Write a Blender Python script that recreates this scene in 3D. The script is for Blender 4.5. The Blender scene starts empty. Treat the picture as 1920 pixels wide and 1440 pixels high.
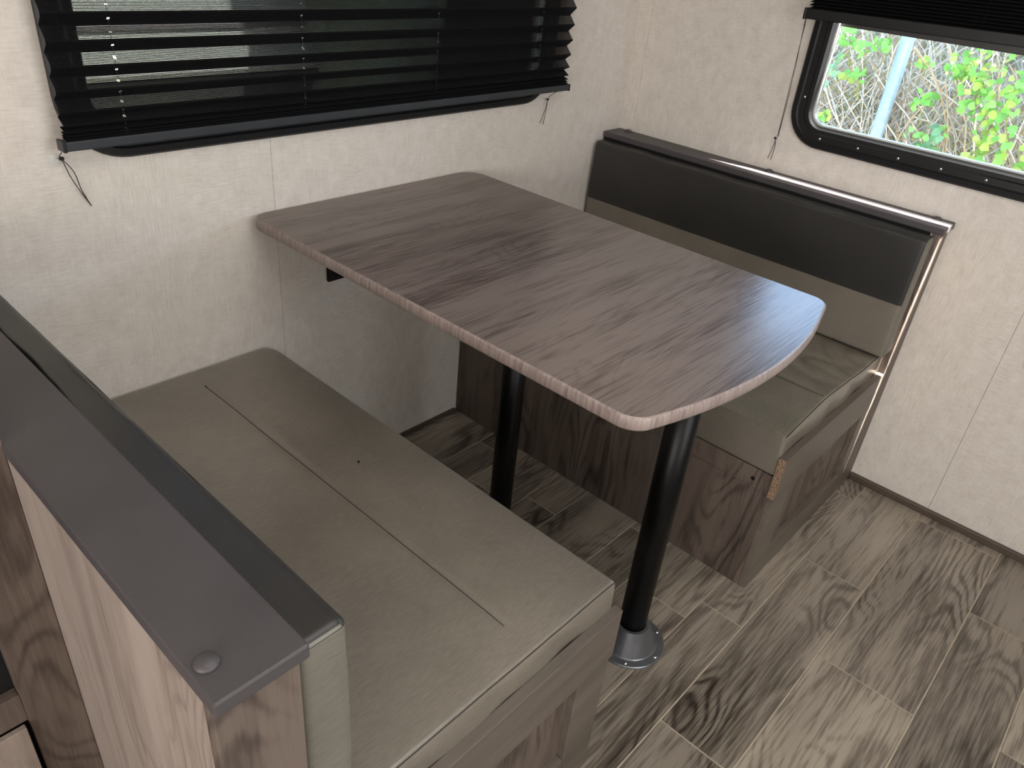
import bpy, bmesh, math, random
from mathutils import Vector, Matrix, noise
R_ = random.Random(7)
PI = math.pi
sc = bpy.context.scene
COL = sc.collection

# ------------------------------------------------------------ camera, light, exposure
cd = bpy.data.cameras.new('camera'); cam = bpy.data.objects.new('camera', cd); COL.objects.link(cam)
FWD = Vector((0.65894882, 0.54440902, -0.51904265)); RGT = Vector((0.67583845, -0.73143159, 0.09083068)); UPV = Vector((0.33019515, 0.41064175, 0.84990854))
m3 = Matrix((RGT, UPV, -FWD)).transposed()
cam.matrix_world = Matrix.Translation((-2.1494, -1.4402, 1.3635)) @ m3.to_4x4()
cd.sensor_fit = 'HORIZONTAL'; cd.sensor_width = 36; cd.lens = 36 * 1433.7 / 1920; cd.clip_start = 0.02
sc.camera = cam

w = bpy.data.worlds.new('sky'); sc.world = w; w.use_nodes = True
nt = w.node_tree; nt.nodes.clear()
sky = nt.nodes.new('ShaderNodeTexSky'); sky.sky_type = 'NISHITA'; sky.sun_disc = False
sky.sun_elevation = math.radians(62); sky.sun_rotation = math.radians(160); sky.dust_density = 2.0
bg = nt.nodes.new('ShaderNodeBackground'); bg.inputs[1].default_value = 2.5
wo = nt.nodes.new('ShaderNodeOutputWorld')
nt.links.new(sky.outputs[0], bg.inputs[0]); nt.links.new(bg.outputs[0], wo.inputs[0])

sl = bpy.data.lights.new('sun', 'SUN'); sl.energy = 75.0; sl.angle = math.radians(0.53); sl.color = (1, .97, .92)
sun = bpy.data.objects.new('sun', sl); COL.objects.link(sun)
sun.rotation_euler = Vector((-0.10, 0.50, -1.0)).to_track_quat('-Z', 'Y').to_euler(); sun.location = (1, -3, 4)

def area(name, loc, to, sx, sy, e, col=(1, 1, 1)):
    l = bpy.data.lights.new(name, 'AREA'); l.shape = 'RECTANGLE'; l.size = sx; l.size_y = sy; l.energy = e; l.color = col
    o = bpy.data.objects.new(name, l); COL.objects.link(o); o.location = loc
    o.rotation_euler = (Vector(to) - Vector(loc)).to_track_quat('-Z', 'Y').to_euler()
    return o
area('added_ceiling_fill', (-1.55, -1.30, 1.93), (-1.55, -1.30, 0), 0.9, 0.7, 7, (1, .97, .94))  # overhead area light added as soft fill; there is no lamp fixture
area('added_fill_back_wall', (-3.05, -2.34, 1.25), (-2.1, -.6, .75), 1.1, 0.8, 12, (1, .965, .94))  # added fill aimed at the near bench's outer panel; no window here
area('added_fill_far_end', (-3.7, -1.5, 1.05), (-2.0, -1.2, .5), 1.2, 0.9, 27, (1, .965, .94))  # fill light added inside the far end; that wall has no window
area('added_fill_aisle', (-1.40, -2.36, .90), (-1.2, 0, .4), 0.8, 1.7, 21, (.94, .97, 1))  # low fill added to brighten the aisle and under the table; no doorway

sc.view_settings.view_transform = 'Standard'; sc.view_settings.look = 'None'
sc.view_settings.exposure = 0.0; sc.view_settings.gamma = 1.0; sc.view_settings.use_curve_mapping = False
sc.cycles.use_denoising = True
sc.cycles.max_bounces = 8; sc.cycles.diffuse_bounces = 4; sc.cycles.transparent_max_bounces = 12
sc.cycles.caustics_reflective = False; sc.cycles.caustics_refractive = False
sc.cycles.sample_clamp_indirect = 6

# ------------------------------------------------------------ material helpers
def s2l(c):
    return tuple((x / 12.92 if x <= .04045 else ((x + .055) / 1.055) ** 2.4) for x in [v / 255 for v in c]) + (1,)
class NT:
    def __init__(s, name):
        s.m = bpy.data.materials.new(name); s.m.use_nodes = True; s.t = s.m.node_tree; s.t.nodes.clear()
        s.out = s.n('ShaderNodeOutputMaterial'); s.b = s.n('ShaderNodeBsdfPrincipled'); s.l(s.b.outputs[0], s.out.inputs[0])
    def n(s, t, **k):
        o = s.t.nodes.new(t)
        for a, b in k.items(): setattr(o, a, b)
        return o
    def l(s, a, b): s.t.links.new(a, b)
    def set(s, **k):
        for a, b in k.items(): s.b.inputs[a.replace('_', ' ')].default_value = b
    def mapping(s, scale, src=None, off=None):
        if src is None: src = s.n('ShaderNodeTexCoord').outputs['Object']
        mp = s.n('ShaderNodeMapping'); mp.inputs['Scale'].default_value = scale; s.l(src, mp.inputs[0])
        if off is not None: s.l(off, mp.inputs['Location'])
        return mp.outputs[0]
    def noise(s, vec, scale, detail=4, rough=.55, dist=0):
        n = s.n('ShaderNodeTexNoise'); n.inputs['Scale'].default_value = scale; n.inputs['Detail'].default_value = detail
        n.inputs['Roughness'].default_value = rough; n.inputs['Distortion'].default_value = dist; s.l(vec, n.inputs['Vector']); return n.outputs[0]
    def math(s, op, a, b=None, c=None):
        n = s.n('ShaderNodeMath', operation=op)
        for i, v in enumerate((a, b, c)):
            if v is None: continue
            if isinstance(v, (int, float)): n.inputs[i].default_value = v
            else: s.l(v, n.inputs[i])
        return n.outputs[0]
    def ramp(s, fac, stops):
        r = s.n('ShaderNodeValToRGB'); e = r.color_ramp.elements
        while len(e) < len(stops): e.new(.5)
        for q, (p, c) in zip(e, stops): q.position = p; q.color = s2l(c)
        s.l(fac, r.inputs[0]); return r.outputs[0]
    def mix(s, fac, a, b, bt='MIX'):
        n = s.n('ShaderNodeMix', data_type='RGBA', blend_type=bt)
        for i, v in ((0, fac), (6, a), (7, b)):
            if isinstance(v, (int, float)): n.inputs[i].default_value = v
            elif isinstance(v, tuple): n.inputs[i].default_value = v
            else: s.l(v, n.inputs[i])
        return n.outputs[2]
    def bump(s, h, strength, dist=.001):
        n = s.n('ShaderNodeBump'); n.inputs['Strength'].default_value = strength; n.inputs['Distance'].default_value = dist
        s.l(h, n.inputs['Height']); s.l(n.outputs[0], s.b.inputs['Normal'])

def plain(name, col, rough=.5, metal=0, bumps=None, spec=.5):
    t = NT(name); t.set(Roughness=rough, Metallic=metal, Specular_IOR_Level=spec)
    v = t.mapping((1, 1, 1)); n = t.noise(v, 40, 4)
    c = t.ramp(n, [(.3, tuple(x * .94 for x in col)), (.7, tuple(min(255, x * 1.05) for x in col))])
    t.l(c, t.b.inputs['Base Color'])
    if bumps: t.bump(t.noise(v, bumps[0], 3, .6), bumps[1], .001)
    return t.m

def wood(name, axis, cols, rough=.45, streak=13, cath=.35, bump=.25, rnd=False, tint=.12, lng=1.4, fine=1.0, fw=.35, cf=105, cp=2.2, st=(.22, .45, .72)):
    t = NT(name); t.set(Roughness=rough)
    src = t.n('ShaderNodeTexCoord').outputs['Object']
    off = None
    oi = t.n('ShaderNodeObjectInfo')
    if rnd:
        cx = t.n('ShaderNodeCombineXYZ')
        t.l(t.math('MULTIPLY', oi.outputs['Random'], 37), cx.inputs[0]); t.l(t.math('MULTIPLY', oi.outputs['Random'], 91), cx.inputs[1]); t.l(t.math('MULTIPLY', oi.outputs['Random'], 23), cx.inputs[2])
        ad = t.n('ShaderNodeVectorMath', operation='ADD'); t.l(src, ad.inputs[0]); t.l(cx.outputs[0], ad.inputs[1]); src = ad.outputs[0]
    def sc_(l, c):
        v = [c, c, c]; v['XYZ'.index(axis)] = l; return tuple(v)
    broad = t.noise(t.mapping(sc_(lng, streak), src), 1, 5, .6, .4)
    fib = t.noise(t.mapping(sc_(9, 190 * fine), src), 1, 3, .6)
    fld = t.noise(t.mapping(sc_(1.3, 5.0), src), 1, 2, .45, .25)
    jit = t.noise(t.mapping(sc_(14, 70), src), 1, 3, .6)
    ph = t.math('MULTIPLY_ADD', fld, cf, t.math('MULTIPLY', jit, 3.8))
    msk = t.ramp(t.noise(t.mapping(sc_(2.6, 7), src, ), 1, 2, .5), [(.42, (0, 0, 0)), (.60, (255, 255, 255))])
    con = t.math('MULTIPLY', msk, t.math('POWER', t.math('MULTIPLY_ADD', t.math('SINE', ph), .5, .5), cp))
    h = t.math('MULTIPLY_ADD', broad, .9, t.math('MULTIPLY', fib, fw)); h = t.math('SUBTRACT', h, (fw - .35) * .5)
    h = t.math('SUBTRACT', h, t.math('MULTIPLY', con, cath * .42))
    h = t.math('SUBTRACT', h, .02)
    c = t.ramp(h, [(st[0], cols[0]), (st[1], cols[1]), (st[2], cols[2])])
    big = t.noise(t.mapping(sc_(2.2, 5), src), 1, 2, .5)
    c = t.mix(tint * 1.0, c, t.ramp(big, [(.35, cols[0]), (.65, cols[2])]), 'MIX')
    if rnd:
        hs = t.n('ShaderNodeHueSaturation'); t.l(t.math('MULTIPLY_ADD', oi.outputs['Random'], .32, .84), hs.inputs['Value']); t.l(c, hs.inputs['Color']); c = hs.outputs[0]
    t.l(c, t.b.inputs['Base Color'])
    t.bump(t.math('SUBTRACT', fib, t.math('MULTIPLY', con, cath * .6)), bump, .001)
    return t.m

def linen(name, a, b):
    t = NT(name); t.set(Roughness=.62, Specular_IOR_Level=.3)
    src = t.n('ShaderNodeTexCoord').outputs['Object']
    ver = t.noise(t.mapping((300, 300, 22), src), 1, 4, .65)
    hor = t.noise(t.mapping((30, 30, 330), src), 1, 4, .65)
    patch = t.noise(t.mapping((5, 5, 3), src), 1, 3, .5)
    blot = t.noise(t.mapping((26, 26, 20), src), 1, 4, .7)
    wv = t.mix(t.math('MULTIPLY_ADD', patch, 2.0, -.5), ver, hor)
    g = t.n('ShaderNodeSeparateColor'); t.l(wv, g.inputs[0])
    f = t.math('MULTIPLY_ADD', g.outputs[0], .65, t.math('MULTIPLY', blot, .35))
    c = t.ramp(f, [(.36, a), (.62, b)])
    t.l(c, t.b.inputs['Base Color']); t.bump(g.outputs[0], .35, .0008)
    return t.m

def leather(name, col, rough, lo=.9, hi=1.1, rib=None, bump=.25, sc2=900, coat=0):
    t = NT(name); t.set(Roughness=rough)
    if coat: t.set(Coat_Weight=coat, Coat_Roughness=.25)
    src = t.n('ShaderNodeTexCoord').outputs['Object']
    big = t.noise(t.mapping((6, 6, 6), src), 1, 3)
    fin = t.noise(t.mapping(rib if rib else (sc2, sc2, sc2), src), 1, 3, .6)
    f = t.math('MULTIPLY_ADD', big, .5, t.math('MULTIPLY', fin, .5))
    c = t.ramp(f, [(.35, tuple(x * lo for x in col)), (.65, tuple(min(255, x * hi) for x in col))])
    t.l(c, t.b.inputs['Base Color']); t.bump(fin, bump, .0006)
    return t.m

M = {}
M['linen'] = linen('linen_wallpaper', (204, 195, 185), (228, 222, 213))
M['table'] = wood('table_laminate', 'X', [(64, 54, 51), (94, 82, 77), (124, 112, 106)], rough=.29, cath=.2, bump=.35, streak=20, lng=1.5, fw=1.0, fine=1.2, cf=220, cp=3.5, st=(.27, .46, .68))
M['table_edge'] = wood('table_edge_band', 'Z', [(88, 74, 70), (122, 106, 101), (156, 142, 136)], rough=.4, cath=.0, bump=.25, streak=160, lng=8)
M['base'] = wood('bench_laminate', 'Z', [(48, 40, 36), (82, 71, 64), (112, 99, 90)], rough=.5, cath=.5, bump=.2, streak=16, lng=1.3, cf=160, cp=3, st=(.27, .46, .66))
M['part'] = wood('partition_laminate', 'Z', [(94, 82, 76), (134, 120, 112), (162, 149, 140)], rough=.5, cath=.32, bump=.2, streak=15, lng=1.2, cf=150, cp=3, st=(.25, .46, .68))
M['end'] = wood('end_panel_laminate', 'X', [(68, 61, 55), (92, 84, 76), (112, 103, 94)], rough=.42, cath=.1, bump=.15, streak=14, lng=1.4)
M['floor'] = wood('oak_plank', 'X', [(46, 38, 33), (104, 94, 84), (158, 148, 134)], rough=.29, cath=.62, bump=.35, rnd=True, streak=12, tint=.35, fw=.9, fine=1.0, cf=165, cp=2.2, st=(.27, .46, .66))
M['grout'] = plain('grout', (178, 165, 147), .7)
t = NT('chipboard'); t.set(Roughness=.85); t.l(t.ramp(t.noise(t.mapping((1, 1, 1)), 260, 5, .75), [(.36, (78, 62, 50)), (.5, (132, 106, 84)), (.64, (170, 144, 118))]), t.b.inputs['Base Color']); M['chip'] = t.m
M['seat'] = leather('taupe_vinyl', (118, 111, 100), .38, coat=.8, rib=(60, 420, 420), bump=.22)
M['seat_end'] = leather('taupe_gusset', (110, 106, 97), .5, rib=(60, 60, 600), bump=.25)
M['dark'] = leather('charcoal_vinyl', (46, 45, 43), .38, bump=.2)
M['cap'] = leather('umber_vinyl', (72, 68, 70), .46, bump=.4, sc2=800)
M['seam'] = plain('seam_thread', (62, 57, 50), .7)
M['black'] = plain('black_gloss_paint', (4, 4, 4), .38, spec=.25)
M['blackp'] = plain('black_plastic', (16, 17, 19), .38)
M['rail'] = plain('charcoal_rail', (44, 48, 53), .4)
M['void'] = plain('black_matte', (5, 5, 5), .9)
M['cone'] = plain('pewter_metal', (120, 123, 128), .34, metal=.7)
M['steel'] = plain('bright_steel', (225, 225, 225), .2, metal=1)
M['fabric'] = plain('black_mesh_thread', (13, 13, 15), .75, spec=.2)
M['cord'] = plain('dark_cord', (38, 36, 34), .8)
M['rim'] = plain('pale_glazing_bead', (215, 216, 208), .35)
M['graybar'] = plain('grey_bar', (74, 72, 70), .45)
M['trim'] = wood('dark_trim', 'Y', [(52, 42, 35), (74, 63, 54), (92, 80, 70)], rough=.5, cath=.1, bump=.1)
M['trimx'] = wood('dark_trim_x', 'X', [(52, 42, 35), (74, 63, 54), (92, 80, 70)], rough=.5, cath=.1, bump=.1)
M['ceil'] = plain('ceiling_white', (214, 208, 198), .7)
def glass(name, tint=(1, 1, 1, 1)):
    t = NT(name); t.t.nodes.remove(t.b)
    tr = t.n('ShaderNodeBsdfTransparent'); tr.inputs[0].default_value = tint
    gl = t.n('ShaderNodeBsdfGlossy'); gl.inputs['Roughness'].default_value = .01
    fr = t.n('ShaderNodeFresnel'); fr.inputs[0].default_value = 1.45
    mx = t.n('ShaderNodeMixShader'); t.l(fr.outputs[0], mx.inputs[0]); t.l(tr.outputs[0], mx.inputs[1]); t.l(gl.outputs[0], mx.inputs[2])
    t.l(mx.outputs[0], t.out.inputs[0]); return t.m
M['glass'] = glass('window_glass', (.95, .97, .96, 1))
t = NT('clear_plastic'); t.set(Base_Color=(.9, .9, .88, 1), Roughness=.15, Alpha=.35); M['clear'] = t.m

# ------------------------------------------------------------ mesh helpers
def link(name, bm, mat, parent=None, smooth=False, loc=None, kind=None):
    me = bpy.data.meshes.new(name); bm.normal_update(); bm.to_mesh(me); bm.free()
    for mm in (mat if isinstance(mat, (list, tuple)) else [mat]): me.materials.append(mm)
    if smooth:
        for p in me.polygons: p.use_smooth = True
    o = bpy.data.objects.new(name, me); COL.objects.link(o)
    if parent: o.parent = parent
    if loc: o.location = loc
    if kind: o['kind'] = kind
    return o
def empty(name, loc, label=None, cat=None, group=None, kind=None):
    o = bpy.data.objects.new(name, None); COL.objects.link(o); o.location = loc; o.empty_display_size = .05
    if label: o['label'] = label
    if cat: o['category'] = cat
    if group: o['group'] = group
    if kind: o['kind'] = kind
    return o
def box(bm, a, b, bev=0, seg=2):
    vs = [bm.verts.new((x, y, z)) for x in (a[0], b[0]) for y in (a[1], b[1]) for z in (a[2], b[2])]
    f = [(0, 1, 3, 2), (4, 6, 7, 5), (0, 4, 5, 1), (2, 3, 7, 6), (0, 2, 6, 4), (1, 5, 7, 3)]
    fs = [bm.faces.new([vs[i] for i in q]) for q in f]
    if bev:
        es = {e for q in fs for e in q.edges}
        bmesh.ops.bevel(bm, geom=list(es), offset=bev, segments=seg, affect='EDGES', profile=.5)
def boxo(name, a, b, mat, parent=None, bev=.0015, org=(0, 0, 0), **k):
    bm = bmesh.new(); o = org
    lo = [min(a[i], b[i]) - o[i] for i in range(3)]; hi = [max(a[i], b[i]) - o[i] for i in range(3)]
    box(bm, lo, hi, bev); return link(name, bm, mat, parent, **k)
def tube(bm, pts, r, n=8, cap=True):
    rings = []
    pts = [Vector(p) for p in pts]
    for i, p in enumerate(pts):
        d = (pts[min(i + 1, len(pts) - 1)] - pts[max(i - 1, 0)]).normalized()
        a = d.orthogonal().normalized() if i == 0 else (pa - d * pa.dot(d)).normalized()
        pa = a; b = d.cross(a)
        rr = r[i] if isinstance(r, (list, tuple)) else r
        rings.append([bm.verts.new(p + (a * math.cos(2 * PI * k / n) + b * math.sin(2 * PI * k / n)) * rr) for k in range(n)])
    for u, v in zip(rings, rings[1:]):
        for k in range(n): bm.faces.new((u[k], u[(k + 1) % n], v[(k + 1) % n], v[k]))
    if cap: bm.faces.new(rings[0][::-1]); bm.faces.new(rings[-1])
def lathe(bm, prof, n=32, c=(0, 0, 0)):
    rings = []
    for r, z in prof:
        if r < 1e-6: rings.append([bm.verts.new((c[0], c[1], c[2] + z))])
        else: rings.append([bm.verts.new((c[0] + r * math.cos(2 * PI * k / n), c[1] + r * math.sin(2 * PI * k / n), c[2] + z)) for k in range(n)])
    for u, v in zip(rings, rings[1:]):
        for k in range(n):
            q = [u[k % len(u)], u[(k + 1) % len(u)], v[(k + 1) % len(v)], v[k % len(v)]]
            q2 = []
            for x in q:
                if x not in q2: q2.append(x)
            if len(q2) > 2: bm.faces.new(q2)
def axis_vals(h, r, n, ne=4):
    inner = [(-h + r) + (2 * (h - r)) * i / n for i in range(n + 1)]
    lo = [-h + r * (i / ne) for i in range(ne)]
    return lo + inner + [-v for v in lo[::-1]]
def cushion(lo, hi, r, n, disp=None, org=(0, 0, 0), rr=None):
    """rounded box surface mesh with dense grid, optional displacement(p, nrm)->p; lo/hi in world"""
    c = [(a + b) / 2 for a, b in zip(lo, hi)]; h = [(b - a) / 2 for a, b in zip(lo, hi)]
    ax = [axis_vals(h[i], r, n[i]) for i in range(3)]
    bm = bmesh.new(); cache = {}
    def vert(i, j, k):
        key = (i, j, k)
        if key in cache: return cache[key]
        p = Vector((ax[0][i], ax[1][j], ax[2][k]))
        q = Vector([max(-(h[t] - r), min(h[t] - r, p[t])) for t in range(3)]); d = p - q
        nrm = d.normalized() if d.length > 1e-9 else Vector((0, 0, 1))
        p = q + nrm * r + Vector(c)
        if disp: p = disp(p, nrm)
        v = bm.verts.new(p - Vector(org)); cache[key] = v; return v
    N = [len(a) - 1 for a in ax]
    for f in range(3):
        u, v = [t for t in range(3) if t != f]
        for side in (0, N[f]):
            for i in range(N[u]):
                for j in range(N[v]):
                    q = []
                    for di, dj in ((0, 0), (1, 0), (1, 1), (0, 1)):
                        idx = [0, 0, 0]; idx[f] = side; idx[u] = i + di; idx[v] = j + dj; q.append(vert(*idx))
                    if (side == 0) ^ (f == 1): q = q[::-1]
                    try: bm.faces.new(q)
                    except ValueError: pass
    bmesh.ops.recalc_face_normals(bm, faces=bm.faces)
    return bm
def rrect(w2, h2, r, n=8):
    pts = []
    for cx, cy, a0 in ((w2 - r, h2 - r, 0), (-w2 + r, h2 - r, 90), (-w2 + r, -h2 + r, 180), (w2 - r, -h2 + r, 270)):
        for i in range(n + 1):
            a = math.radians(a0 + 90 * i / n); pts.append((cx + r * math.cos(a), cy + r * math.sin(a)))
    return pts
def ring(bm, w2, h2, r, prof, place, n=8, closed=True):
    """prof: list of (inset, depth); place(u, v, depth)->world"""
    loops = []
    for ins, dep in prof:
        loops.append([bm.verts.new(place(u, v, dep)) for u, v in rrect(w2 - ins, h2 - ins, max(r - ins, .004), n)])
    if closed: loops.append(loops[0])
    for a, b in zip(loops, loops[1:]):
        for k in range(len(a)): bm.faces.new((a[k], a[(k + 1) % len(a)], b[(k + 1) % len(b)], b[k]))
    bmesh.ops.recalc_face_normals(bm, faces=bm.faces)
def copy_tree(o, parent=None):
    c = o.copy(); COL.objects.link(c); c.parent = parent
    for ch in o.children: copy_tree(ch, c)
    return c

W = 1.036          # bench length measured from the window wall
D = 1.9955         # back of far bench (x=0) to back of near bench
CEIL = 1.98
# ------------------------------------------------------------ floor
floor = boxo('floor', (-4.0, -2.40, -.06), (.05, .05, -.0015), M['grout'], bev=0, kind='structure')
rows = [(.0, -.025), (-.025, -.175), (-.175, -.282), (-.282, -.441), (-.441, -.546), (-.546, -.712), (-.712, -.82), (-.82, -.985), (-.985, -1.094), (-1.094, -1.254), (-1.254, -1.47), (-1.47, -1.627), (-1.627, -1.735), (-1.735, -1.90), (-1.90, -2.115), (-2.115, -2.275), (-2.275, -2.40)]
offs = [-.60, -.40, -.05, -.20, -.824, -.34, -.705, -.18, -.105, -.453, -.735, -.317, -.685, -.12, -.50, -.30, -.6]
for i, ((y1, y0), of) in enumerate(zip(rows, offs)):
    x = of
    while x < 0: x += .690
    L = .690; g = .0018
    while x > -4.0:
        a, b = max(x - L, -4.0), min(x, 0.0)
        if b - a > .02:
            bm = bmesh.new(); hx, hy = (b - a) / 2 - g, (y1 - y0) / 2 - g
            box(bm, (-hx, -hy, -.003), (hx, hy, 0), .0006, 1)
            link('floor_plank', bm, M['floor'], floor, loc=((a + b) / 2, (y0 + y1) / 2, 0))
        x -= L

# ------------------------------------------------------------ walls
def wall_pieces(name, spans, hole, axis, thick=.018):
    """wallpapered panels; axis 'y0' = plane y=0 (spans in x), 'x0' = plane x=0 (spans in y); hole=(a,b,z0,z1)"""
    if axis == 'y0': root = boxo(name, (spans[0][0], thick - .004, CEIL), (spans[-1][1], thick, hole[3]), M['ceil'], bev=0, kind='structure')
    else: root = boxo(name, (thick - .004, spans[0][0], CEIL), (thick, spans[-1][1], hole[3]), M['ceil'], bev=0, kind='structure')
    g = .0004
    bk = bmesh.new(); bk.from_mesh(root.data)
    for a, b in spans[:-1]:
        for z0, z1 in (((0, hole[2] - .002), (hole[3] + .002, CEIL)) if hole[0] < b < hole[1] else ((0, CEIL),)):
            if axis == 'y0': box(bk, (b - .01, thick - .0038, z0), (b + .01, thick - .001, z1))
            else: box(bk, (thick - .0038, b - .01, z0), (thick - .001, b + .01, z1))
    bk.to_mesh(root.data); bk.free()
    for a, b in spans:
        bm = bmesh.new(); rects = []
        ha, hb, z0, z1 = hole
        if b <= ha or a >= hb: rects = [(a, b, 0, CEIL)]
        else:
            if a < ha: rects.append((a, ha, 0, CEIL))
            if b > hb: rects.append((hb, b, 0, CEIL))
            m0, m1 = max(a, ha), min(b, hb)
            rects += [(m0, m1, 0, z0), (m0, m1, z1, CEIL)]
        for (p, q, u, v) in rects:
            pa = p + (g if p == a else 0); qa = q - (g if q == b else 0)
            if axis == 'y0': box(bm, (pa, 0, u), (qa, thick - .004, v))
            else: box(bm, (0, pa, u), (thick - .004, qa, v))
        link('wall_panel', bm, M['linen'], root)
    return root
wl = wall_pieces('wall_left', [(-4.0, -2.49), (-2.49, -1.275), (-1.275, -.16), (-.16, .014)], (-1.63, -.43, .97, 1.56), 'y0')
wr = wall_pieces('wall_right', [(-2.40, -1.265), (-1.265, -.05), (-.05, 0.0)], (-1.62, -.60, .935, 1.60), 'x0')
boxo('wall_back', (-4.0, -2.44, 0), (.03, -2.40, CEIL), M['linen'], bev=0, kind='structure')
boxo('wall_far', (-4.04, -2.44, 0), (-4.0, .03, CEIL), M['linen'], bev=0, kind='structure')
boxo('ceiling', (-4.04, -2.44, CEIL), (.05, .05, CEIL + .04), M['ceil'], bev=0, kind='structure')
boxo('baseboard_right', (-.012, -2.40, 0), (0, -W - .002, .022), M['trim'], bev=.003, kind='structure')
boxo('baseboard_left', (-1.31, -.010, 0), (-.685, 0, .012), M['trimx'], bev=.002, kind='structure')

# ------------------------------------------------------------ windows (inner frames, beads, panes)
def window(name, cu, cv, w2, h2, r, fw, place, screws, glassd=-.014, vtop=9):
    bm = bmesh.new()
    prof = [(0, 0), (0, .010), (.004, .014), (.016, .015), (.020, .011), (.036, .011), (.040, .014), (.050, .014), (fw, .008), (fw, -.012)]
    ring(bm, w2, h2, r, prof, place, 10)
    fr = link(name, bm, M['blackp'], smooth=False, kind='structure')
    bm = bmesh.new(); ring(bm, w2 - fw + .002, h2 - fw + .002, r - fw + .004, [(0, -.001), (0, .003), (.006, .003), (.007, -.010), (.0, -.011)], place, 10)
    link('glazing_bead', bm, M['rim'], fr)
    bm = bmesh.new(); vs = [bm.verts.new(place(u, v, glassd)) for u, v in rrect(w2 - fw, h2 - fw, r - fw + .004, 8) if v < vtop] if vtop > 5 else [bm.verts.new(place(u, min(v, vtop), glassd)) for u, v in rrect(w2 - fw, h2 - fw, r - fw + .004, 8)]; bm.faces.new(vs)
    ex = bmesh.ops.extrude_face_region(bm, geom=list(bm.faces))
    off = Vector(place(0, 0, glassd - .003)) - Vector(place(0, 0, glassd))
    bmesh.ops.translate(bm, vec=off, verts=[g for g in ex['geom'] if isinstance(g, bmesh.types.BMVert)])
    bmesh.ops.remove_doubles(bm, verts=bm.verts, dist=1e-6); bmesh.ops.recalc_face_normals(bm, faces=bm.faces)
    link('pane', bm, M['glass'], fr)
    for (u, v) in screws:
        bm = bmesh.new(); bmesh.ops.create_uvsphere(bm, u_segments=10, v_segments=6, radius=.0034)
        o = link('screw', bm, M['steel'], fr, smooth=True, loc=place(u, v, .0115))
        nrm = (Vector(place(0, 0, 1)) - Vector(place(0, 0, 0)))
        o.scale = tuple(.45 if abs(c) > .5 else 1 for c in nrm)
    return fr
# window 1 on the left wall: u = x, v = z
c1 = (-1.03, 1.262); w1 = window('window_1', 0, 0,   .645, .331, .11, .055, lambda u, v, d: (c1[0] + u, -d, c1[1] + v), [])
# window 2 on the right wall: u = y (mirrored), v = z
c2 = (-1.12, 1.265); H2 = .363; W2 = .567
scr = [(W2 - .028, -.24 + .05 * 0), (W2 - .028, -.05)] + [(W2 - .10 - .105 * i, -H2 + .028) for i in range(10)]
w2 = window('window_2', 0, 0, W2, H2, .095, .058, lambda u, v, d: (-d, c2[0] + u, c2[1] + v), scr, vtop=1.210 - c2[1])   # lower pane only; upper glass left out behind blind so sun reaches the ledge
boxo('cross_bar', (.0055, c2[0] - W2 + .056, 1.203), (.0095, c2[0] + W2 - .056, 1.236), M['graybar'], w2, bev=.002)

# ------------------------------------------------------------ pleated blinds
def blind(name, x0, x1, zf, ztop, yf, yb, cords, place, label, rail_z, rail_h, holes=True, pitch=.0024, railm='rail'):
    """x0..x1 along wall, zf ascending front fold heights; place(u, depth, z)"""
    root = empty(name, place((x0 + x1) / 2, (yf + yb) / 2, rail_z), label, 'blind')
    O = Vector(root.location)
    P = lambda u, d, z: Vector(place(u, d, z)) - O
    pts = []
    for i, z in enumerate(zf):
        pts.append((yf, z))
        if i + 1 < len(zf): pts.append((yb, (z + zf[i + 1]) / 2 + .0015))
    bm = bmesh.new()
    for (d0, z0), (d1, z1) in zip(pts, pts[1:]):
        L = math.hypot(d1 - d0, z1 - z0); n = max(3, round(L / pitch)); nx, nz = -(z1 - z0) / L, (d1 - d0) / L
        for k in range(n + 1):
            t = k / n; duty = .35 if 0 < k < n else .45
            hw = duty / n
            a, b = max(0, t - hw), min(1, t + hw)
            segs = [(x0, x1)]
            if holes and abs(t - .5) * L < .0024:
                segs = []; cur = x0
                for c in cords: segs.append((cur, c - .0022)); cur = c + .0022
                segs.append((cur, x1))
            th = .0004
            for (s, e) in segs:
                vs = []
                for u in (s, e):
                    for tt, sg in ((a, -1), (b, -1), (b, 1), (a, 1)):
                        vs.append(bm.verts.new(P(u, d0 + (d1 - d0) * tt + nx * th * sg, z0 + (z1 - z0) * tt + nz * th * sg)))
                for q in ((0, 1, 5, 4), (1, 2, 6, 5), (2, 3, 7, 6), (3, 0, 4, 7)): bm.faces.new([vs[i] for i in q])
    link('pleated_fabric', bm, M['fabric'], root)
    bm = bmesh.new(); a = P(x0 - .006, yb - .003, rail_z); b = P(x1 + .006, yf + .003, rail_z + rail_h)
    lo = [min(a[i], b[i]) for i in range(3)]; hi = [max(a[i], b[i]) for i in range(3)]
    box(bm, lo, hi, .002); link('bottom_rail', bm, M[railm], root)
    for u in (x0 - .009, x1 + .003):
        bm = bmesh.new(); a = P(u, yb - .004, rail_z - .001); b = P(u + .006, yf + .004, rail_z + rail_h + .001)
        lo = [min(a[i], b[i]) for i in range(3)]; hi = [max(a[i], b[i]) for i in range(3)]
        box(bm, lo, hi, .001); link('end_cap', bm, M['blackp'], root)
    bm = bmesh.new(); a = P(x0 - .004, 0.001, ztop); b = P(x1 + .004, yf + .003, ztop + .025)
    lo = [min(a[i], b[i]) for i in range(3)]; hi = [max(a[i], b[i]) for i in range(3)]
    box(bm, lo, hi, .002); link('head_rail', bm, M['blackp'], root)
    for c in cords:
        bm = bmesh.new(); ym = (yf + yb) / 2
        tube(bm, [P(c, ym, rail_z + .01), P(c, ym, ztop + .01)], .0005, 5); link('lift_cord', bm, M['cord'], root)
    return root
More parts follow.
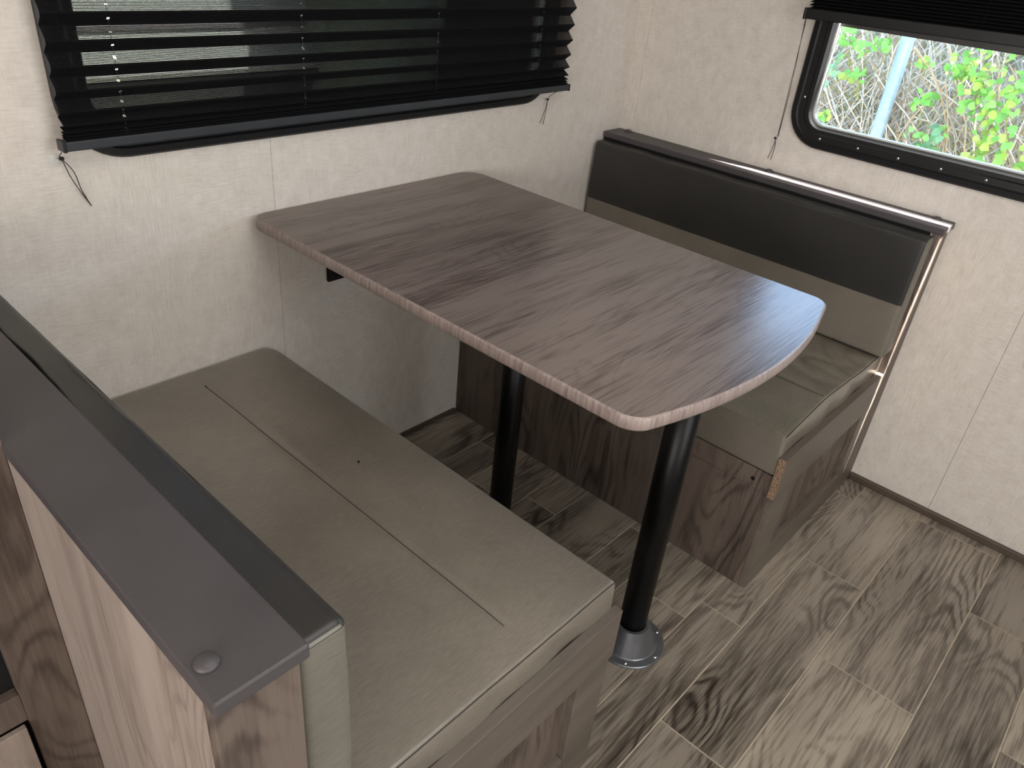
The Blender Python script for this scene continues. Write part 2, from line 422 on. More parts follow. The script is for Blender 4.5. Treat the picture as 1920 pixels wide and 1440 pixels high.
zf = [.9815, .9845, .9885, .9945, 1.005, 1.0265, 1.0585, 1.095, 1.133, 1.174, 1.216, 1.258, 1.300, 1.342, 1.384, 1.426, 1.468, 1.510, 1.546]
b1 = blind('pleated_blind', -1.682, -.366, zf, 1.552, .0515, .0325, [-1.579, -1.213, -.852, -.487],
           lambda u, d, z: (u, -d, z), 'wide black pleated blind, half see-through, hanging over the left window above the table', .965, .016)
zf2 = [1.2362 + .0075 * i for i in range(14)] + [1.3435 + .042 * i for i in range(6)]
b2 = blind('pleated_blind', -1.69, -.55, zf2, 1.565, .062, .034, [-.66, -.95, -1.28, -1.58],
           lambda u, d, z: (-d, u, z), 'black pleated blind pulled up tight above the right window showing vines', 1.212, .0245, holes=False, railm='blackp')  # shade put into the bottom rail's colour: black instead of charcoal
b2.rotation_euler.x = -.022; b2.location.z += .0125

def cords(name, anchor, lines, wall_n, knot, label, disc=.011):
    """clear wall clip with knotted cord tails; lines = list of world polylines"""
    root = empty(name, anchor, label, 'cord'); A = Vector(anchor)
    bm = bmesh.new(); lathe(bm, [(0, .006), (.003, .006), (.0035, .003), (disc, .0015), (disc, 0), (0, 0)], 20)
    o = link('clear_clip', bm, M['clear'], root, smooth=False); o.rotation_euler = Vector(wall_n).to_track_quat('Z', 'Y').to_euler()
    bm = bmesh.new(); bmesh.ops.create_uvsphere(bm, u_segments=10, v_segments=8, radius=.0038)
    k = link('knot', bm, M['cord'], root, smooth=True, loc=tuple(Vector(knot) - A)); k.scale = (1.2, 1, .9)
    for l in lines:
        bm = bmesh.new(); pts = [Vector(p) - A for p in l]; sm = []
        for i in range(len(pts) - 1):
            for t in range(4):
                p0, p1, p2, p3 = pts[max(i - 1, 0)], pts[i], pts[i + 1], pts[min(i + 2, len(pts) - 1)]; s = t / 4
                sm.append(.5 * ((2 * p1) + (p2 - p0) * s + (2 * p0 - 5 * p1 + 4 * p2 - p3) * s * s + (3 * p1 - p0 - 3 * p2 + p3) * s ** 3))
        sm.append(pts[-1]); tube(bm, sm, .0008, 6); link('cord_strand', bm, M['cord'], root, smooth=True)
    return root
cords('blind_cord', (-1.690, -.0005, .940), [[(-1.690, -.040, .962), (-1.689, -.022, .950), (-1.683, -.012, .944)], [(-1.683, -.012, .944), (-1.667, -.010, .918), (-1.660, -.008, .885), (-1.648, -.006, .853)], [(-1.683, -.012, .944), (-1.674, -.011, .910), (-1.661, -.008, .880), (-1.648, -.006, .853)]], (0, -1, 0), (-1.683, -.012, .944),
      'looped dark cord on a clear clip at the left bottom corner of the left blind')
cords('blind_cord', (-.402, -.0005, .930), [[(-.395, -.040, .962), (-.396, -.02, .948), (-.398, -.012, .936)], [(-.398, -.012, .936), (-.403, -.010, .905), (-.414, -.006, .870)], [(-.398, -.012, .936), (-.397, -.010, .905), (-.399, -.006, .866)]], (0, -1, 0), (-.398, -.012, .936),
      'two short cord tails knotted under the right end of the left blind')
cords('blind_cord', (-.0005, -.533, .905), [[(-.040, -.541, 1.214), (-.024, -.538, 1.06), (-.010, -.535, .910)], [(-.050, -.543, 1.214), (-.028, -.543, 1.05), (-.010, -.536, .908)], [(-.010, -.531, .902), (-.008, -.530, .885), (-.006, -.521, .845)], [(-.010, -.531, .902), (-.008, -.534, .880), (-.006, -.531, .843)]], (-1, 0, 0), (-.010, -.530, .904),
      'long thin pair of cords running down beside the right window to a clip', .008)

# ------------------------------------------------------------ benches
def bench(name, X, label):
    """X maps distance from bench back (0 = back plane) to world x"""
    s = 1 if X(1) > X(0) else -1
    root = empty(name, (X(.34), -.52, 0), label, 'bench'); O = Vector(root.location)
    def bx(nm, d0, d1, y0, y1, z0, z1, mat, bev=.0012, parent=root, segs=2):
        return boxo(nm, (X(d0), y0, z0), (X(d1), y1, z1), mat, parent, bev, org=O)
    # back partition
    bx('back_panel', .0015, .084, -.003, -W + .016, 0, .796, M['part'])
    bx('end_panel', .0015, .0835, -W + .0158, -W, 0, .796, M['base'], .001)
    cap = bx('cap', 0, .0894, -.003, -W - .009, .7965, .8137, M['cap'], .0022)
    bx('gap_shade_strip', .0842, .0848, -.004, -W + .02, .70, .7964, M['void'], 0)  # black strip painted in place of the shade between cap and cushion
    # seat base
    bx('front_panel', .663, .678, -.003, -W + .018, 0, .290, M['base'])
    rl = bx('front_rail', .662, .682, -.003, -W + .016, .2905, .340, M['base'])
    # aisle end: frame and recessed panel, top rail standing proud
    y0, y1 = -W + .018, -W
    bx('stile', .590, .678, y1, y0 - .0002, 0, .286, M['end'])
    bx('stile', .085, .150, y1, y0 - .0002, 0, .286, M['end'])
    bx('kick_rail', .1505, .5895, y1, y0 - .0002, 0, .085, M['end'])
    bx('recessed_panel', .148, .592, y0 + .004, y0 - .004, .080, .290, M['base'])
    tr = bx('end_rail', .085, .686, -W - .001, -W + .0175, .2865, .398, M['end'])
    bx('chipboard_edge', .6862, .6868, -W - .0003, -W + .0168, .2872, .3973, M['chip'], 0, tr)
    bx('seat_deck', .086, .660, -.005, -W + .019, .325, .340, M['base'])
    # screw hole on the front rail
    bm = bmesh.new(); lathe(bm, [(0, .0006), (.002, .0006), (.005, .0014), (.0055, 0), (0, 0)], 14)
    o = link('screw', bm, M['blackp'], root, loc=tuple(Vector((X(.682), -.975, .313)) - O)); o.rotation_euler = (0, s * PI / 2, 0)
    # knobs on the cap
    for y in ((-.046, -1.004) if s > 0 else (-.046, -.54, -1.004)):
        bm = bmesh.new(); lathe(bm, [(0, .0062), (.004, .0060), (.008, .0048), (.0108, .0025), (.0115, 0), (0, 0)], 24)
        link('button', bm, M['cap'], root, smooth=True, loc=tuple(Vector((X(.0165), y, .8135)) - O))
    return root, O
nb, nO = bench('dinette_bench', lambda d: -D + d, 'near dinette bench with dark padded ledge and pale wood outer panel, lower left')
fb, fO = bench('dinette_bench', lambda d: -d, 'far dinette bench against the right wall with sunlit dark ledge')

def seat_cushion(name, X, label, wr):
    a, b = sorted((X(.0905), X(.681)))
    s = 1 if X(1) > X(0) else -1
    lo, hi = (a, -W + .0186, .3405), (b, -.006, .455)
    org = Vector(((a + b) / 2, -.51, .3405))
    sx = X(.475)
    def disp(p, n):
        q = p.copy(); cr = .034
        ccx, ccy = X(.681 - cr), hi[1] - cr; vx, vy = (p.x - ccx) * s, p.y - ccy
        if vx > 0 and vy > 0:
            m = max(vx, vy); l = math.hypot(vx, vy)
            if l > 1e-6: q.x = ccx + s * vx / l * m; q.y = ccy + vy / l * m
        if n.z > .3:
            e = min(p.x - a, b - p.x, p.y - lo[1] + .03, hi[1] - p.y)
            q.z += .004 * min(1, max(0, e) / .12) - .0
            inseam = 1 if (-.96 if s > 0 else -1.02) < p.y < -.08 else 0
            q.z -= .0022 * math.exp(-((p.x - sx) / .0035) ** 2) * inseam
            q.z += .0012 * noise.noise(p * 7)
            if s < 0 and p.x < sx: q.z -= .105 * (sx - p.x) - .016
            elif s < 0: q.z += .016 * max(0, 1 - (p.x - sx) / .25)
        q.z -= 0
        if n.y < -.2:   # loose aisle gusset
            q.y += (.0045 * noise.noise(Vector((p.x * 16 + p.z * 14, p.z * 9, 1))) - .0015) * min(1, (hi[2] - p.z) / .02) * min(1, max(0, n.y * -1.3))
        if wr and n.z > .2:
            for (u0, v0, u1, v1, w_, A) in wr:
                P0 = Vector((u0, v0)); P1 = Vector((u1, v1)); d = P1 - P0; r = Vector((p.x, p.y)) - P0
                t = max(0, min(1, r.dot(d) / d.dot(d))); c = P0 + d * t
                bow = .018 * math.sin(PI * t)
                ds = (Vector((p.x, p.y)) - c).length if w_ > 0 else 0
                side = (r.x * d.y - r.y * d.x) / d.length + bow
                if 0 < t < 1: q.z -= A * math.exp(-(side / w_) ** 2) * math.sin(PI * t) ** .5
        return q
    RC = .008
    bm = cushion(lo, hi, RC, (70, 90, 10), disp, org)
    root = empty(name, org, label, 'cushion', 'seat cushions of the dinette')
    # split faces into cover and aisle gusset
    bm2 = bm.copy()
    isg = lambda f: f.calc_center_median().y + org.y < lo[1] + .0035 and f.normal.y < -.6
    bm.normal_update(); bm2.normal_update()
    bmesh.ops.delete(bm, geom=[f for f in bm.faces if isg(f)], context='FACES')
    bmesh.ops.delete(bm2, geom=[f for f in bm2.faces if not isg(f)], context='FACES')
    link('cover', bm, M['seat'], root, smooth=True)
    link('gusset', bm2, M['seat'], root, smooth=True)
    def seam(pts, r=.0011):
        bm = bmesh.new(); tube(bm, [Vector(p) - org for p in pts], r, 6); link('seam', bm, M['seam'], root, smooth=True)
    def on(x, y, z, n, lift=.0003):
        q = disp(Vector((x, y, z)), Vector(n).normalized()); return q + Vector(n).normalized() * lift
    y_end = (.955 if s > 0 else 1.008)
    seam([on(sx, -.08 - (y_end - .08) * i / 60, hi[2], (0, 0, 1)) for i in range(61)], .0012)
    k = RC * (1 - math.cos(PI / 4))
    seam([on(X(.10 + .5755 * i / 60), lo[1] + k, hi[2] - k, (0, -1, .9), .0006) for i in range(61)], .0011)
    seam([on(X(.10 + .5755 * i / 60), lo[1] + k, lo[2] + k, (0, -1, -.9), .0006) for i in range(61)], .0010)
    return root
seat_cushion('seat_cushion', lambda d: -D + d, 'taupe seat cushion with straight stitched seam on the near bench', None)
wr = [(-.45, -1.00, -.16, -.80, .018, .009), (-.30, -1.01, -.12, -.86, .014, .008), (-.24, -1.0, -.30, -.70, .016, .007), (-.22, -1.01, -.11, -.93, .011, .006), (-.40, -1.01, -.32, -.74, .018, .009), (-.47, -1.0, -.42, -.66, .010, .006), (-.35, -1.01, -.24, -.80, .010, .006)]
seat_cushion('seat_cushion', lambda d: -d, 'wrinkled taupe seat cushion with bluish sheen on the far bench', wr)

def back_cushion(name, X, label):
    a, b = sorted((X(.0852), X(.141)))
    s = 1 if X(1) > X(0) else -1
    lo, hi = (a, -W + .006, .460), (b, -.012, .794)
    org = Vector(((a + b) / 2, -.52, .46))
    def disp(p, n):
        q = p.copy()
        if n.x * s > .3: q.x += s * (.004 * math.sin(PI * (p.z - lo[2]) / (hi[2] - lo[2])) + .0015 * noise.noise(p * 6))
        gap = (1 if s < 0 else max(0, min(1, (p.y + .66) / .2))) * max(0, min(1, (p.z - .70) / .06))
        if n.x * s < .3: q.x += s * gap * max(0, 1 - (p.x - X(.0852)) * s / .03) * ((.006 if s < 0 else .013) + .006 * noise.noise(Vector((p.y * 12, 5, 2))))
        if n.z > .3: q.z += .0025 * noise.noise(Vector((p.y * 9, 3, 1))) - .002; q.x += s * .0015 * noise.noise(Vector((p.y * 14, 7, 1)))
        return q
    bm = cushion(lo, hi, .011, (8, 80, 40), disp, org); bm.normal_update()
    zs = .615
    # cut at the colour line
    bmesh.ops.bisect_plane(bm, geom=list(bm.verts) + list(bm.edges) + list(bm.faces), plane_co=(0, 0, zs - org.z), plane_no=(0, 0, 1))
    root = empty(name, org, label, 'cushion', 'back cushions of the dinette')
    bm.normal_update()
    def cls(f):
        c = f.calc_center_median() + org
        if f.normal.y < -.75: return 2
        return 0 if c.z > zs else 1
    for k, (nm, mt, lab) in enumerate((('upper_panel', 'dark', 'charcoal vinyl upper panel'), ('lower_panel', 'seat', 'taupe lower panel'), ('gusset', 'seat_end', 'pale grey end gusset'))):
        b2_ = bm.copy(); b2_.faces.ensure_lookup_table(); b2_.normal_update()
        bmesh.ops.delete(b2_, geom=[f for f in b2_.faces if cls(f) != k], context='FACES')
        o = link(nm, b2_, M[mt], root, smooth=True); o['label'] = lab
    bm.free()
    bm = bmesh.new(); xx = X(.1445)
    tube(bm, [Vector((X(.1452 + .0), -.018 - (W - .036) * i / 20, zs)) - org for i in range(21)], .0009, 6); link('seam', bm, M['seam'], root, smooth=True)
    return root
back_cushion('back_cushion', lambda d: -D + d, 'narrow dark-topped back cushion standing behind the near bench ledge')
back_cushion('back_cushion', lambda d: -d, 'two-tone back cushion, charcoal above taupe, on the far bench')

# ------------------------------------------------------------ table
TZ = .776; TT = .024
def outline():
    pts = []
    def arc(cx, cy, r, a0, a1, n=8):
        for i in range(n + 1):
            a = math.radians(a0 + (a1 - a0) * i / n); pts.append((cx + r * math.cos(a), cy + r * math.sin(a)))
    xl, xr, cx = -1.3430, -.676, -1.009
    arc(xr - .055, -.005 - .055, .055, 0, 90)
    arc(xl + .038, -.005 - .038, .038, 90, 180)
    # aisle end: soft corners and a bowed edge
    hw = (xr - xl) / 2
    pts.append((xl, -.90))
    arc(xl + .045, -.972, .045, 180, 245, 7)
    x0, y0 = pts[-1]
    R = 1.10; 
    for i in range(1, 24):
        x = x0 + (2 * (cx - x0)) * i / 24
        y = y0 - (((1 - ((x - cx) / (cx - x0)) ** 2)) * .050)
        pts.append((x, y))
    arc(xr - .040, -.978, .040, -65, 0, 7)
    pts.append((xr, -.90))
    return pts
tab = empty('dinette_table', (-1.03, -.72, 0), 'wood-grain dinette table with bowed end on two black posts', 'table'); tO = Vector(tab.location)
op = outline()
def inset(pts, d):
    out = []
    n = len(pts)
    area_ = sum(pts[i][0] * pts[(i + 1) % n][1] - pts[(i + 1) % n][0] * pts[i][1] for i in range(n)); sg = 1 if area_ > 0 else -1
    for i in range(n):
        a, b, c = Vector(pts[i - 1]), Vector(pts[i]), Vector(pts[(i + 1) % n])
        t = (c - a).normalized(); nn = Vector((-t.y, t.x)) * sg; out.append(tuple(b + nn * d))
    return out
def prism(bm, layers, o=Vector((0, 0, 0)), capt=True, capb=True):
    L = []
    for d, z in layers: L.append([bm.verts.new(Vector((x, y, z)) - o) for x, y in (inset(op, d) if d else op)])
    for a, b in zip(L, L[1:]):
        for k in range(len(a)): bm.faces.new((a[k], a[(k + 1) % len(a)], b[(k + 1) % len(b)], b[k]))
    if capb: bm.faces.new(L[0][::-1])
    if capt: bm.faces.new(L[-1])
    bmesh.ops.recalc_face_normals(bm, faces=bm.faces)
bm = bmesh.new(); prism(bm, [(.004, TZ - TT + .002), (.004, TZ - .0005), (.0045, TZ)], tO); link('tabletop', bm, M['table'], tab)
bm = bmesh.new(); prism(bm, [(.006, TZ - TT), (.0025, TZ - TT + .001), (.0004, TZ - TT + .004), (0, TZ - .012), (.0006, TZ - .004), (.0022, TZ - .001), (.0042, TZ + .0001)], tO, False, False)
link('edge_band', bm, M['table_edge'], tab, smooth=True)
def leg(x, y, r, front):
    o = Vector((x, y, 0)) - tO
    bm = bmesh.new(); lathe(bm, [(0, TZ - TT - .001), (r, TZ - TT - .001), (r, .045), (0, .045)], 40); p = link('post', bm, M['black'], tab, smooth=False, loc=tuple(o))
    for f in p.data.polygons: f.use_smooth = abs(f.normal.z) < .5
    bm = bmesh.new(); lathe(bm, [(0, TZ - TT - .0005), (.075, TZ - TT - .0005), (.075, TZ - TT - .004), (.045, TZ - TT - .006), (.036, TZ - TT - .055), (r + .001, TZ - TT - .055), (r + .001, TZ - TT - .01)], 40)
    link('top_socket', bm, M['black'], tab, smooth=False, loc=tuple(o))
    bm = bmesh.new(); lathe(bm, [(r + .0012, .04), (r + .0012, .060), (.0375, .060), (.0385, .058), (.062, .008), (.064, .006), (.079, .005), (.081, .003), (.081, 0.0003), (r + .0012, .0003)], 56)
    fl = link('floor_flange', bm, M['cone'], tab, loc=tuple(o))
    for k in range(6):
        a = PI / 6 + k * PI / 3
        bm = bmesh.new(); lathe(bm, [(0, .003), (.003, .0026), (.0045, .0008), (.0045, 0), (0, 0)], 12)
        link('screw', bm, M['steel'], fl, smooth=True, loc=(.072 * math.cos(a), .072 * math.sin(a), .0048))
leg(-1.024, -.928, .0297, True)
leg(-1.030, -.518, .0272, False)

# ------------------------------------------------------------ wall outlets
def outlet(pts, axis, label):
    c = [(a + b) / 2 for a, b in zip(*pts)]
    root = boxo('wall_outlet', pts[0], pts[1], M['void'], None, .0015); root['label'] = label; root['category'] = 'outlet'
    return root
outlet(((-1.150, -.010, .573), (-1.035, -.0003, .650)), 'y', 'black outlet plate on the left wall, half hidden under the tabletop')
outlet(((-.010, -1.318 - .11, .523), (-.0003, -1.318, .60)), 'x', 'tip of a black outlet plate on the right wall, at the picture edge')

# ------------------------------------------------------------ cabinet beyond the near bench
cab = empty('side_cabinet', (-2.25, -.30, 0), 'brown wood cabinet behind the near bench, at the lower left edge', 'cabinet'); cO = Vector(cab.location)
def cb(nm, a, b, mat, parent=cab, bev=.0012): return boxo(nm, a, b, mat, parent, bev, org=cO)
cb('stile', (-2.060, -.590, 0), (-D + .0012, -.572, .88), M['base'])
cb('stile', (-2.600, -.590, 0), (-2.54, -.572, .88), M['base'])
cb('top_rail', (-2.54, -.590, .82), (-2.060, -.572, .88), M['base'])
cb('middle_rail', (-2.54, -.590, .387), (-2.060, -.572, .438), M['base'])
cb('carcass', (-2.600, -.571, 0), (-D - .001, -.005, .88), M['void'])
cb('worktop', (-2.62, -.60, .8805), (-D - .001, -.005, .905), M['table'])
dr = cb('door', (-2.535, -.600, .03), (-2.066, -.5905, .385), M['part'])

# ------------------------------------------------------------ outside, seen through the panes
GZ = -.75
t = NT('dry_grass_ground'); v = t.mapping((1, 1, 1)); t.set(Roughness=.95)
t.l(t.ramp(t.noise(v, 9, 8, .7), [(.3, (120, 108, 84)), (.55, (176, 164, 138)), (.75, (206, 196, 172))]), t.b.inputs['Base Color']); M['ground'] = t.m
t = NT('thicket_bank'); v = t.mapping((1, 1, 1)); t.set(Roughness=.95)
t.l(t.ramp(t.noise(v, 16, 8, .75), [(.3, (54, 56, 38)), (.5, (116, 106, 82)), (.68, (172, 160, 134))]), t.b.inputs['Base Color']); t.bump(t.noise(v, 30, 6, .7), .8, .02); M['bank'] = t.m
boxo('ground', (-9, -9, GZ - .1), (9, 14, GZ), M['ground'], bev=0, kind='structure')
bm = bmesh.new(); nx, ny = 26, 60; g = []
for i in range(nx + 1):
    row = []
    for j in range(ny + 1):
        u = i / nx; y = -5 + 9 * j / ny; x = 1.50 + 1.6 * u; z = GZ + 2.2 * u ** .7
        n = noise.noise(Vector((x * 2.5, y * 2.5, z * 2.5))) * .16 + noise.noise(Vector((x * 8, y * 8, z * 8))) * .06
        row.append(bm.verts.new((x + n, y, z + n * .4)))
    g.append(row)
for i in range(nx):
    for j in range(ny): bm.faces.new((g[i][j], g[i + 1][j], g[i + 1][j + 1], g[i][j + 1]))
bmesh.ops.recalc_face_normals(bm, faces=bm.faces)
link('overgrown_bank', bm, M['bank'], smooth=True, kind='structure')
stemcols = [('pale_dry_stem', (206, 196, 180)), ('tan_dry_stem', (172, 150, 120)), ('grey_dry_stem', (150, 144, 136)), ('olive_stem', (128, 132, 84))]
bm = bmesh.new()
for ci, (nm, c) in enumerate(stemcols):
    M[nm] = plain(nm, c, .8)
    rr = random.Random(20 + ci); nf0 = len(bm.faces)
    for k in range((620, 380, 260, 180)[ci]):
        y = rr.uniform(-1.75, .35); z = rr.uniform(.25, 1.0); x = rr.uniform(1.36, 1.58)
        ang = rr.gauss(.28, .55); Ln = rr.uniform(.25, .75); pts = []
        d = Vector((rr.uniform(-.1, .1), math.sin(ang), math.cos(ang))); p = Vector((x, y, z)) - d * Ln / 2
        for q in range(7):
            pts.append(p.copy()); p += d * Ln / 6; d = (d + Vector((rr.gauss(0, .08), rr.gauss(0, .16), rr.gauss(0, .1)))).normalized()
        r0 = rr.uniform(.0015, .0036); tube(bm, pts, r0, 4, False)
    bm.faces.ensure_lookup_table()
    for f in bm.faces[nf0:]: f.material_index = ci
o = link('dry_vine_stems', bm, [M[a] for a, b in stemcols], kind='stuff')
o['label'] = 'pale tan and grey dry vine stems tangled outside the right window'; o['category'] = 'vines'
# chain-link fence and post
M['wire'] = plain('galvanised_wire', (150, 156, 162), .45, metal=.4); M['post'] = plain('galvanised_post', (140, 158, 168), .45, metal=.2)
fen = empty('chain_link_fence', (1.365, -.6, GZ), 'grey chain-link mesh fence low behind the dry vines outside', 'fence')
bm = bmesh.new(); p_ = .052
for s_ in (1, -1):
    y = -4.0
    while y < 3.0:
        pts = [Vector((.0 + .003 * s_ * (-1) ** k, y + s_ * (k * p_ / 2) + .6, .06 + k * p_ / 2)) for k in range(0, 70)]
        if -2.6 < y + (s_ * .95 if s_ > 0 else -.95) < 1.4: tube(bm, pts, .0015, 3, False)
        y += p_
link('wire_mesh', bm, M['wire'], fen, kind='stuff')
po = Vector((1.33, -.386, GZ))
pe = empty('fence_post', po, 'pale galvanised steel fence post standing among the vines outside', 'post')
bm = bmesh.new(); lathe(bm, [(0, 0), (.026, 0), (.026, 2.05), (0, 2.05)], 24); o = link('post_tube', bm, M['post'], pe)
for f in o.data.polygons: f.use_smooth = abs(f.normal.z) < .5
bm = bmesh.new(); lathe(bm, [(.0295, 2.03), (.033, 2.035), (.033, 2.06), (.02, 2.085), (0, 2.09)], 24); link('post_cap', bm, M['post'], pe, smooth=True)
# leafy sprigs: every leaf its own part
def leafmat(nm, c):
    t = NT(nm); t.set(Roughness=.5); oi = t.n('ShaderNodeObjectInfo')
    hs = t.n('ShaderNodeHueSaturation'); hs.inputs['Color'].default_value = s2l(c)
    t.l(t.math('MULTIPLY_ADD', oi.outputs['Random'], .5, .75), hs.inputs['Value']); t.l(hs.outputs[0], t.b.inputs['Base Color'])
    t.set(Transmission_Weight=0)
    tl = t.n('ShaderNodeBsdfTranslucent'); t.l(hs.outputs[0], tl.inputs[0]); mx = t.n('ShaderNodeMixShader'); mx.inputs[0].default_value = .4
    t.l(t.b.outputs[0], mx.inputs[1]); t.l(tl.outputs[0], mx.inputs[2]); t.l(mx.outputs[0], t.out.inputs[0]); return t.m
LM = {'g': leafmat('fresh_green_leaf', (120, 180, 84)), 'y': leafmat('yellow_green_leaf', (160, 186, 88)), 'b': leafmat('blue_green_leaf', (112, 160, 116)), 'f': leafmat('cream_yellow_petal', (250, 240, 150))}
def leaf_mesh(kind, mat):
    bm = bmesh.new(); n = 12
    prof = {'heart': lambda t: math.sin(PI * t ** .7) * .46, 'long': lambda t: math.sin(PI * t ** .85) * .22, 'petal': lambda t: math.sin(PI * t) * .35}[kind]
    mid = []; L = []; Rr = []
    for i in range(7):
        t = i / 6; wd = prof(t); z = -.10 * t * t
        mid.append(bm.verts.new((t, 0, z - .0))); L.append(bm.verts.new((t - (.10 if kind == 'heart' and i == 1 else 0), wd, z + .08 * wd / .4))); Rr.append(bm.verts.new((t - (.10 if kind == 'heart' and i == 1 else 0), -wd, z + .08 * wd / .4)))
    for i in range(6):
        for S in (L, Rr):
            q = [mid[i], mid[i + 1], S[i + 1], S[i]]
            try: bm.faces.new(q if S is L else q[::-1])
            except ValueError: pass
    bmesh.ops.remove_doubles(bm, verts=bm.verts, dist=1e-5)
    me = bpy.data.meshes.new('leaf'); bm.to_mesh(me); bm.free(); me.materials.append(mat)
    for p in me.polygons: p.use_smooth = True
    return me
LMS = {(k, c): leaf_mesh(k, LM[c]) for k, c in (('heart', 'g'), ('heart', 'y'), ('long', 'g'), ('long', 'b'), ('heart', 'b'), ('petal', 'f'), ('long', 'y'))}
Cc = Vector((-2.1494, -1.4402, 1.3635))
def outside_point(px, py, x):
    d = FWD + RGT * ((px - 960) / 1433.7) - UPV * ((py - 720) / 1433.7); return Cc + d * ((x - Cc.x) / d.x)
def sprig(px, py, rad, n, size, kinds, label, seed, grp='leafy vine sprigs outside the right window'):
    rr = random.Random(seed); c = outside_point(px, py, 1.26)
    root = empty('leafy_vine', c, label, 'plant', grp)
    bm = bmesh.new()
    ends = []
    for k in range(max(2, n // 5)):
        a = rr.uniform(0, 2 * PI); e = Vector((rr.uniform(-.04, .02), math.cos(a) * rad * rr.uniform(.4, 1), math.sin(a) * rad * rr.uniform(.4, 1)))
        tube(bm, [Vector((.03, 0, -rad * 1.3)), Vector((.01, e.y * .2, -rad * .3)), e * .6, e], .0016, 4, False); ends.append(e)
    link('vine_stem', bm, M['olive_stem'], root, smooth=True)
    for k in range(int(n * 1.5)):
        e = ends[k % len(ends)]; t = rr.uniform(.25, 1.1)
        p = e * t + Vector((rr.uniform(-.03, .02), rr.gauss(0, rad * .22), rr.gauss(0, rad * .22)))
        kd = kinds[rr.randrange(len(kinds))]
        o = bpy.data.objects.new('leaf' if kd[0] != 'petal' else 'petal', LMS[kd]); COL.objects.link(o); o.parent = root; o.location = p
        s = size * .70 * rr.uniform(.7, 1.25) * (.6 if kd[0] == 'petal' else 1); o.scale = (s, s, s)
        nrm = Vector((-1, rr.gauss(-.2, .5), rr.gauss(.45, .5))).normalized()
        q = nrm.to_track_quat('Z', 'X'); o.rotation_euler = (q.to_matrix() @ Matrix.Rotation(rr.uniform(0, 2 * PI), 3, 'Z')).to_euler()
HG, HY, LG, LB, HB, PF, LY = ('heart', 'g'), ('heart', 'y'), ('long', 'g'), ('long', 'b'), ('heart', 'b'), ('petal', 'f'), ('long', 'y')
sprig(1600, 85, .085, 15, .050, [HG, HG, LG], 'bright green leaf cluster in the upper left corner of the right window', 1)
sprig(1662, 82, .05, 8, .042, [HG, HG], 'small green sprig just left of the fence post top', 2)
sprig(1566, 128, .045, 8, .058, [LB], 'blue-green long-leaved sprig at the left edge of the right window', 3)
sprig(1611, 152, .050, 11, .042, [HG, LG, HY], 'green sprig hanging midway between window edge and fence post', 4)
sprig(1548, 205, .05, 8, .05, [LY, LG], 'thin yellow-green blades low at the left window edge', 5)
sprig(1850, 135, .13, 60, .040, [HG, LG, HY, LY, PF], 'large leafy bush with pale yellow blossoms at the window right side', 6)
sprig(1840, 205, .12, 26, .042, [HG, HG, HY, LG], 'green leaves trailing below the yellow blossoms', 7)
sprig(1733, 200, .055, 9, .045, [HG, LG], 'small green sprig right of the fence post, middle height', 8)
sprig(1735, 120, .04, 5, .035, [HG, HY], 'sparse little leaves right of the fence post top', 9)
sprig(1765, 240, .055, 8, .042, [HB, LG], 'dull green leaves low in the middle of the right window', 10)
sprig(1835, 265, .11, 16, .045, [HY, HG, HY], 'round yellow-green leaves near the window lower edge', 11)
sprig(1900, 300, .10, 16, .045, [HY, HG], 'round light leaves in the lower right of the window view', 12)
sprig(1905, 180, .09, 18, .042, [HG, LG, HY], 'green leaves at the right border of the window view', 13)
sprig(1800, 150, .06, 14, .035, [HG, LG], 'fine green leaves left of the yellow blossoms', 14)
sprig(1735, 262, .05, 5, .045, [LG, HG], 'single low sprig beside the foot of the fence post', 15)
sprig(1720, 285, .06, 9, .055, [LB, HB], 'pale blue-green leaves along the bottom of the right window', 16)
# beyond the left window: a pale trailer wall and a dark hedge
nbv = empty('neighbouring_trailer', (.7, 4.6, GZ), 'pale trailer side dimly seen through the left blind', 'trailer'); vO = Vector(nbv.location)
M['van'] = plain('trailer_white', (128, 132, 124), .6); M['vand'] = plain('trailer_skirt', (34, 36, 30), .7)
boxo('body', (-2.2, 4.0, -.1 + .30), (1.75, 5.6, 2.2), M['van'], nbv, .04, org=vO)
boxo('skirt', (-2.15, 4.06, GZ), (1.70, 5.5, .195), M['vand'], nbv, .01, org=vO)
for z in (.52, .95, 1.28): boxo('trim_strip', (-2.2, 3.985, z), (1.75, 3.998, z + .03), M['graybar'], nbv, .002, org=vO)
t = NT('evergreen'); v = t.mapping((1, 1, 1)); t.set(Roughness=.8)
t.l(t.ramp(t.noise(v, 24, 6, .7), [(.35, (22, 28, 18)), (.6, (46, 56, 36)), (.75, (84, 96, 60))]), t.b.inputs['Base Color']); M['ever'] = t.m
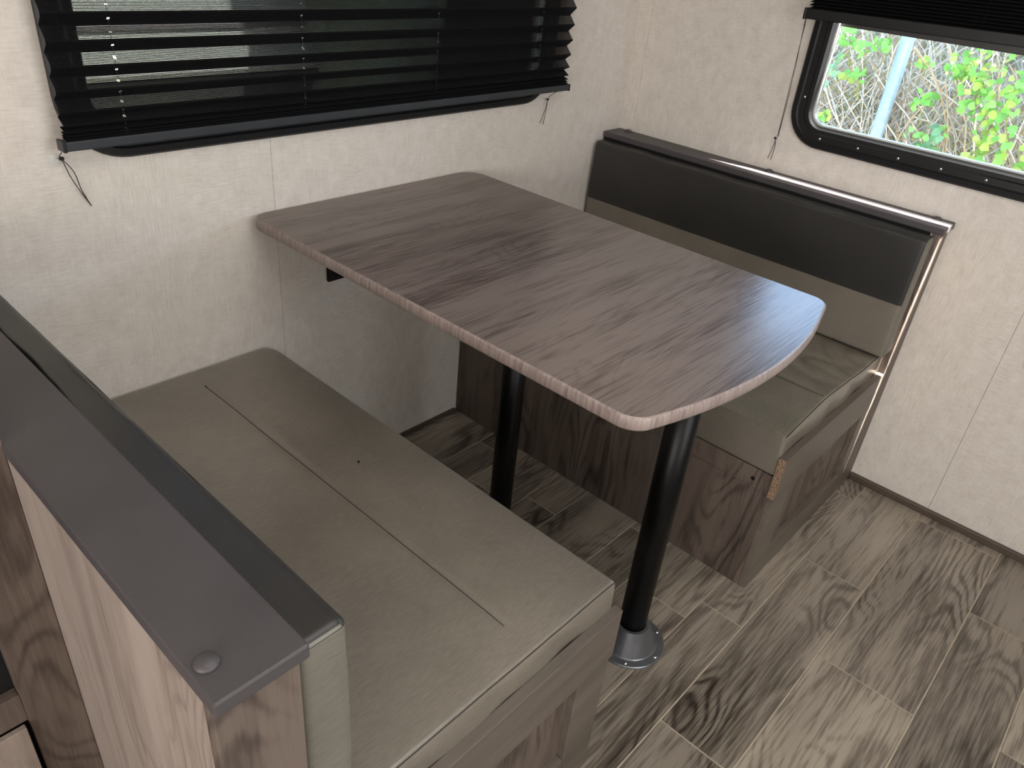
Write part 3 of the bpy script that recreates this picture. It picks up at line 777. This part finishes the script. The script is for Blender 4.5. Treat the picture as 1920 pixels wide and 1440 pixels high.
bm = cushion((1.15, 2.6, GZ), (9.5, 3.6, 1.9), .3, (60, 10, 24), lambda p, n: p + n * (.10 * noise.noise(p * 3) + .05 * noise.noise(p * 11)))
o = link('evergreen_hedge', bm, M['ever'], smooth=True); o['label'] = 'dark evergreen hedge outside, behind the right part of the left blind'; o['category'] = 'hedge'

# out-of-view tree added so its crown keeps sun off the vines
tr = empty('added_shade_tree', (2.9, -3.6, GZ), 'unseen tree added beyond the fence so its crown shades the vines', 'tree'); TO = Vector(tr.location)
M['bark'] = plain('bark', (92, 80, 66), .9)
bm = bmesh.new(); tube(bm, [(0, 0, 0), (.05, .1, 1.5), (0, .3, 3.2), (-.1, .6, 4.6)], [.14, .11, .09, .05], 12); link('trunk', bm, M['bark'], tr, smooth=True)
M['crown'] = plain('crown_green', (70, 104, 48), .8)
bm = cushion((.75, -5.2, 3.5), (5.2, 1.2, 4.9), .6, (30, 40, 12), lambda p, n: p + n * (.25 * noise.noise(p * 1.7) + .12 * noise.noise(p * 5)), TO)
link('crown', bm, M['crown'], tr, smooth=True)

tr2 = empty('added_shade_tree', (3.5, 4.2, GZ), 'unseen tree added so its crown shades the dark hedge', 'tree'); TO = Vector(tr2.location)  # second out-of-view tree, added to keep sun off the hedge
bm = bmesh.new(); tube(bm, [(0, 0, 0), (.05, -.1, 1.5), (0, -.3, 3.2), (-.1, -.8, 4.6)], [.14, .11, .09, .05], 12); link('trunk', bm, M['bark'], tr2, smooth=True)
bm = cushion((1.25, 1.75, 3.5), (4.6, 4.9, 4.9), .6, (40, 30, 12), lambda p, n: p + n * (.25 * noise.noise(p * 1.7) + .12 * noise.noise(p * 5)), TO)
link('crown', bm, M['crown'], tr2, smooth=True)

bm = bmesh.new(); bmesh.ops.create_icosphere(bm, subdivisions=1, radius=.0028)
for v in bm.verts: v.co *= 1 + .35 * noise.noise(v.co * 900)
o = link('crumb', bm, M['void'], loc=(-1.440, -.50, .4605)); o['label'] = 'tiny dark crumb lying on the near seat cushion'; o['category'] = 'crumb'
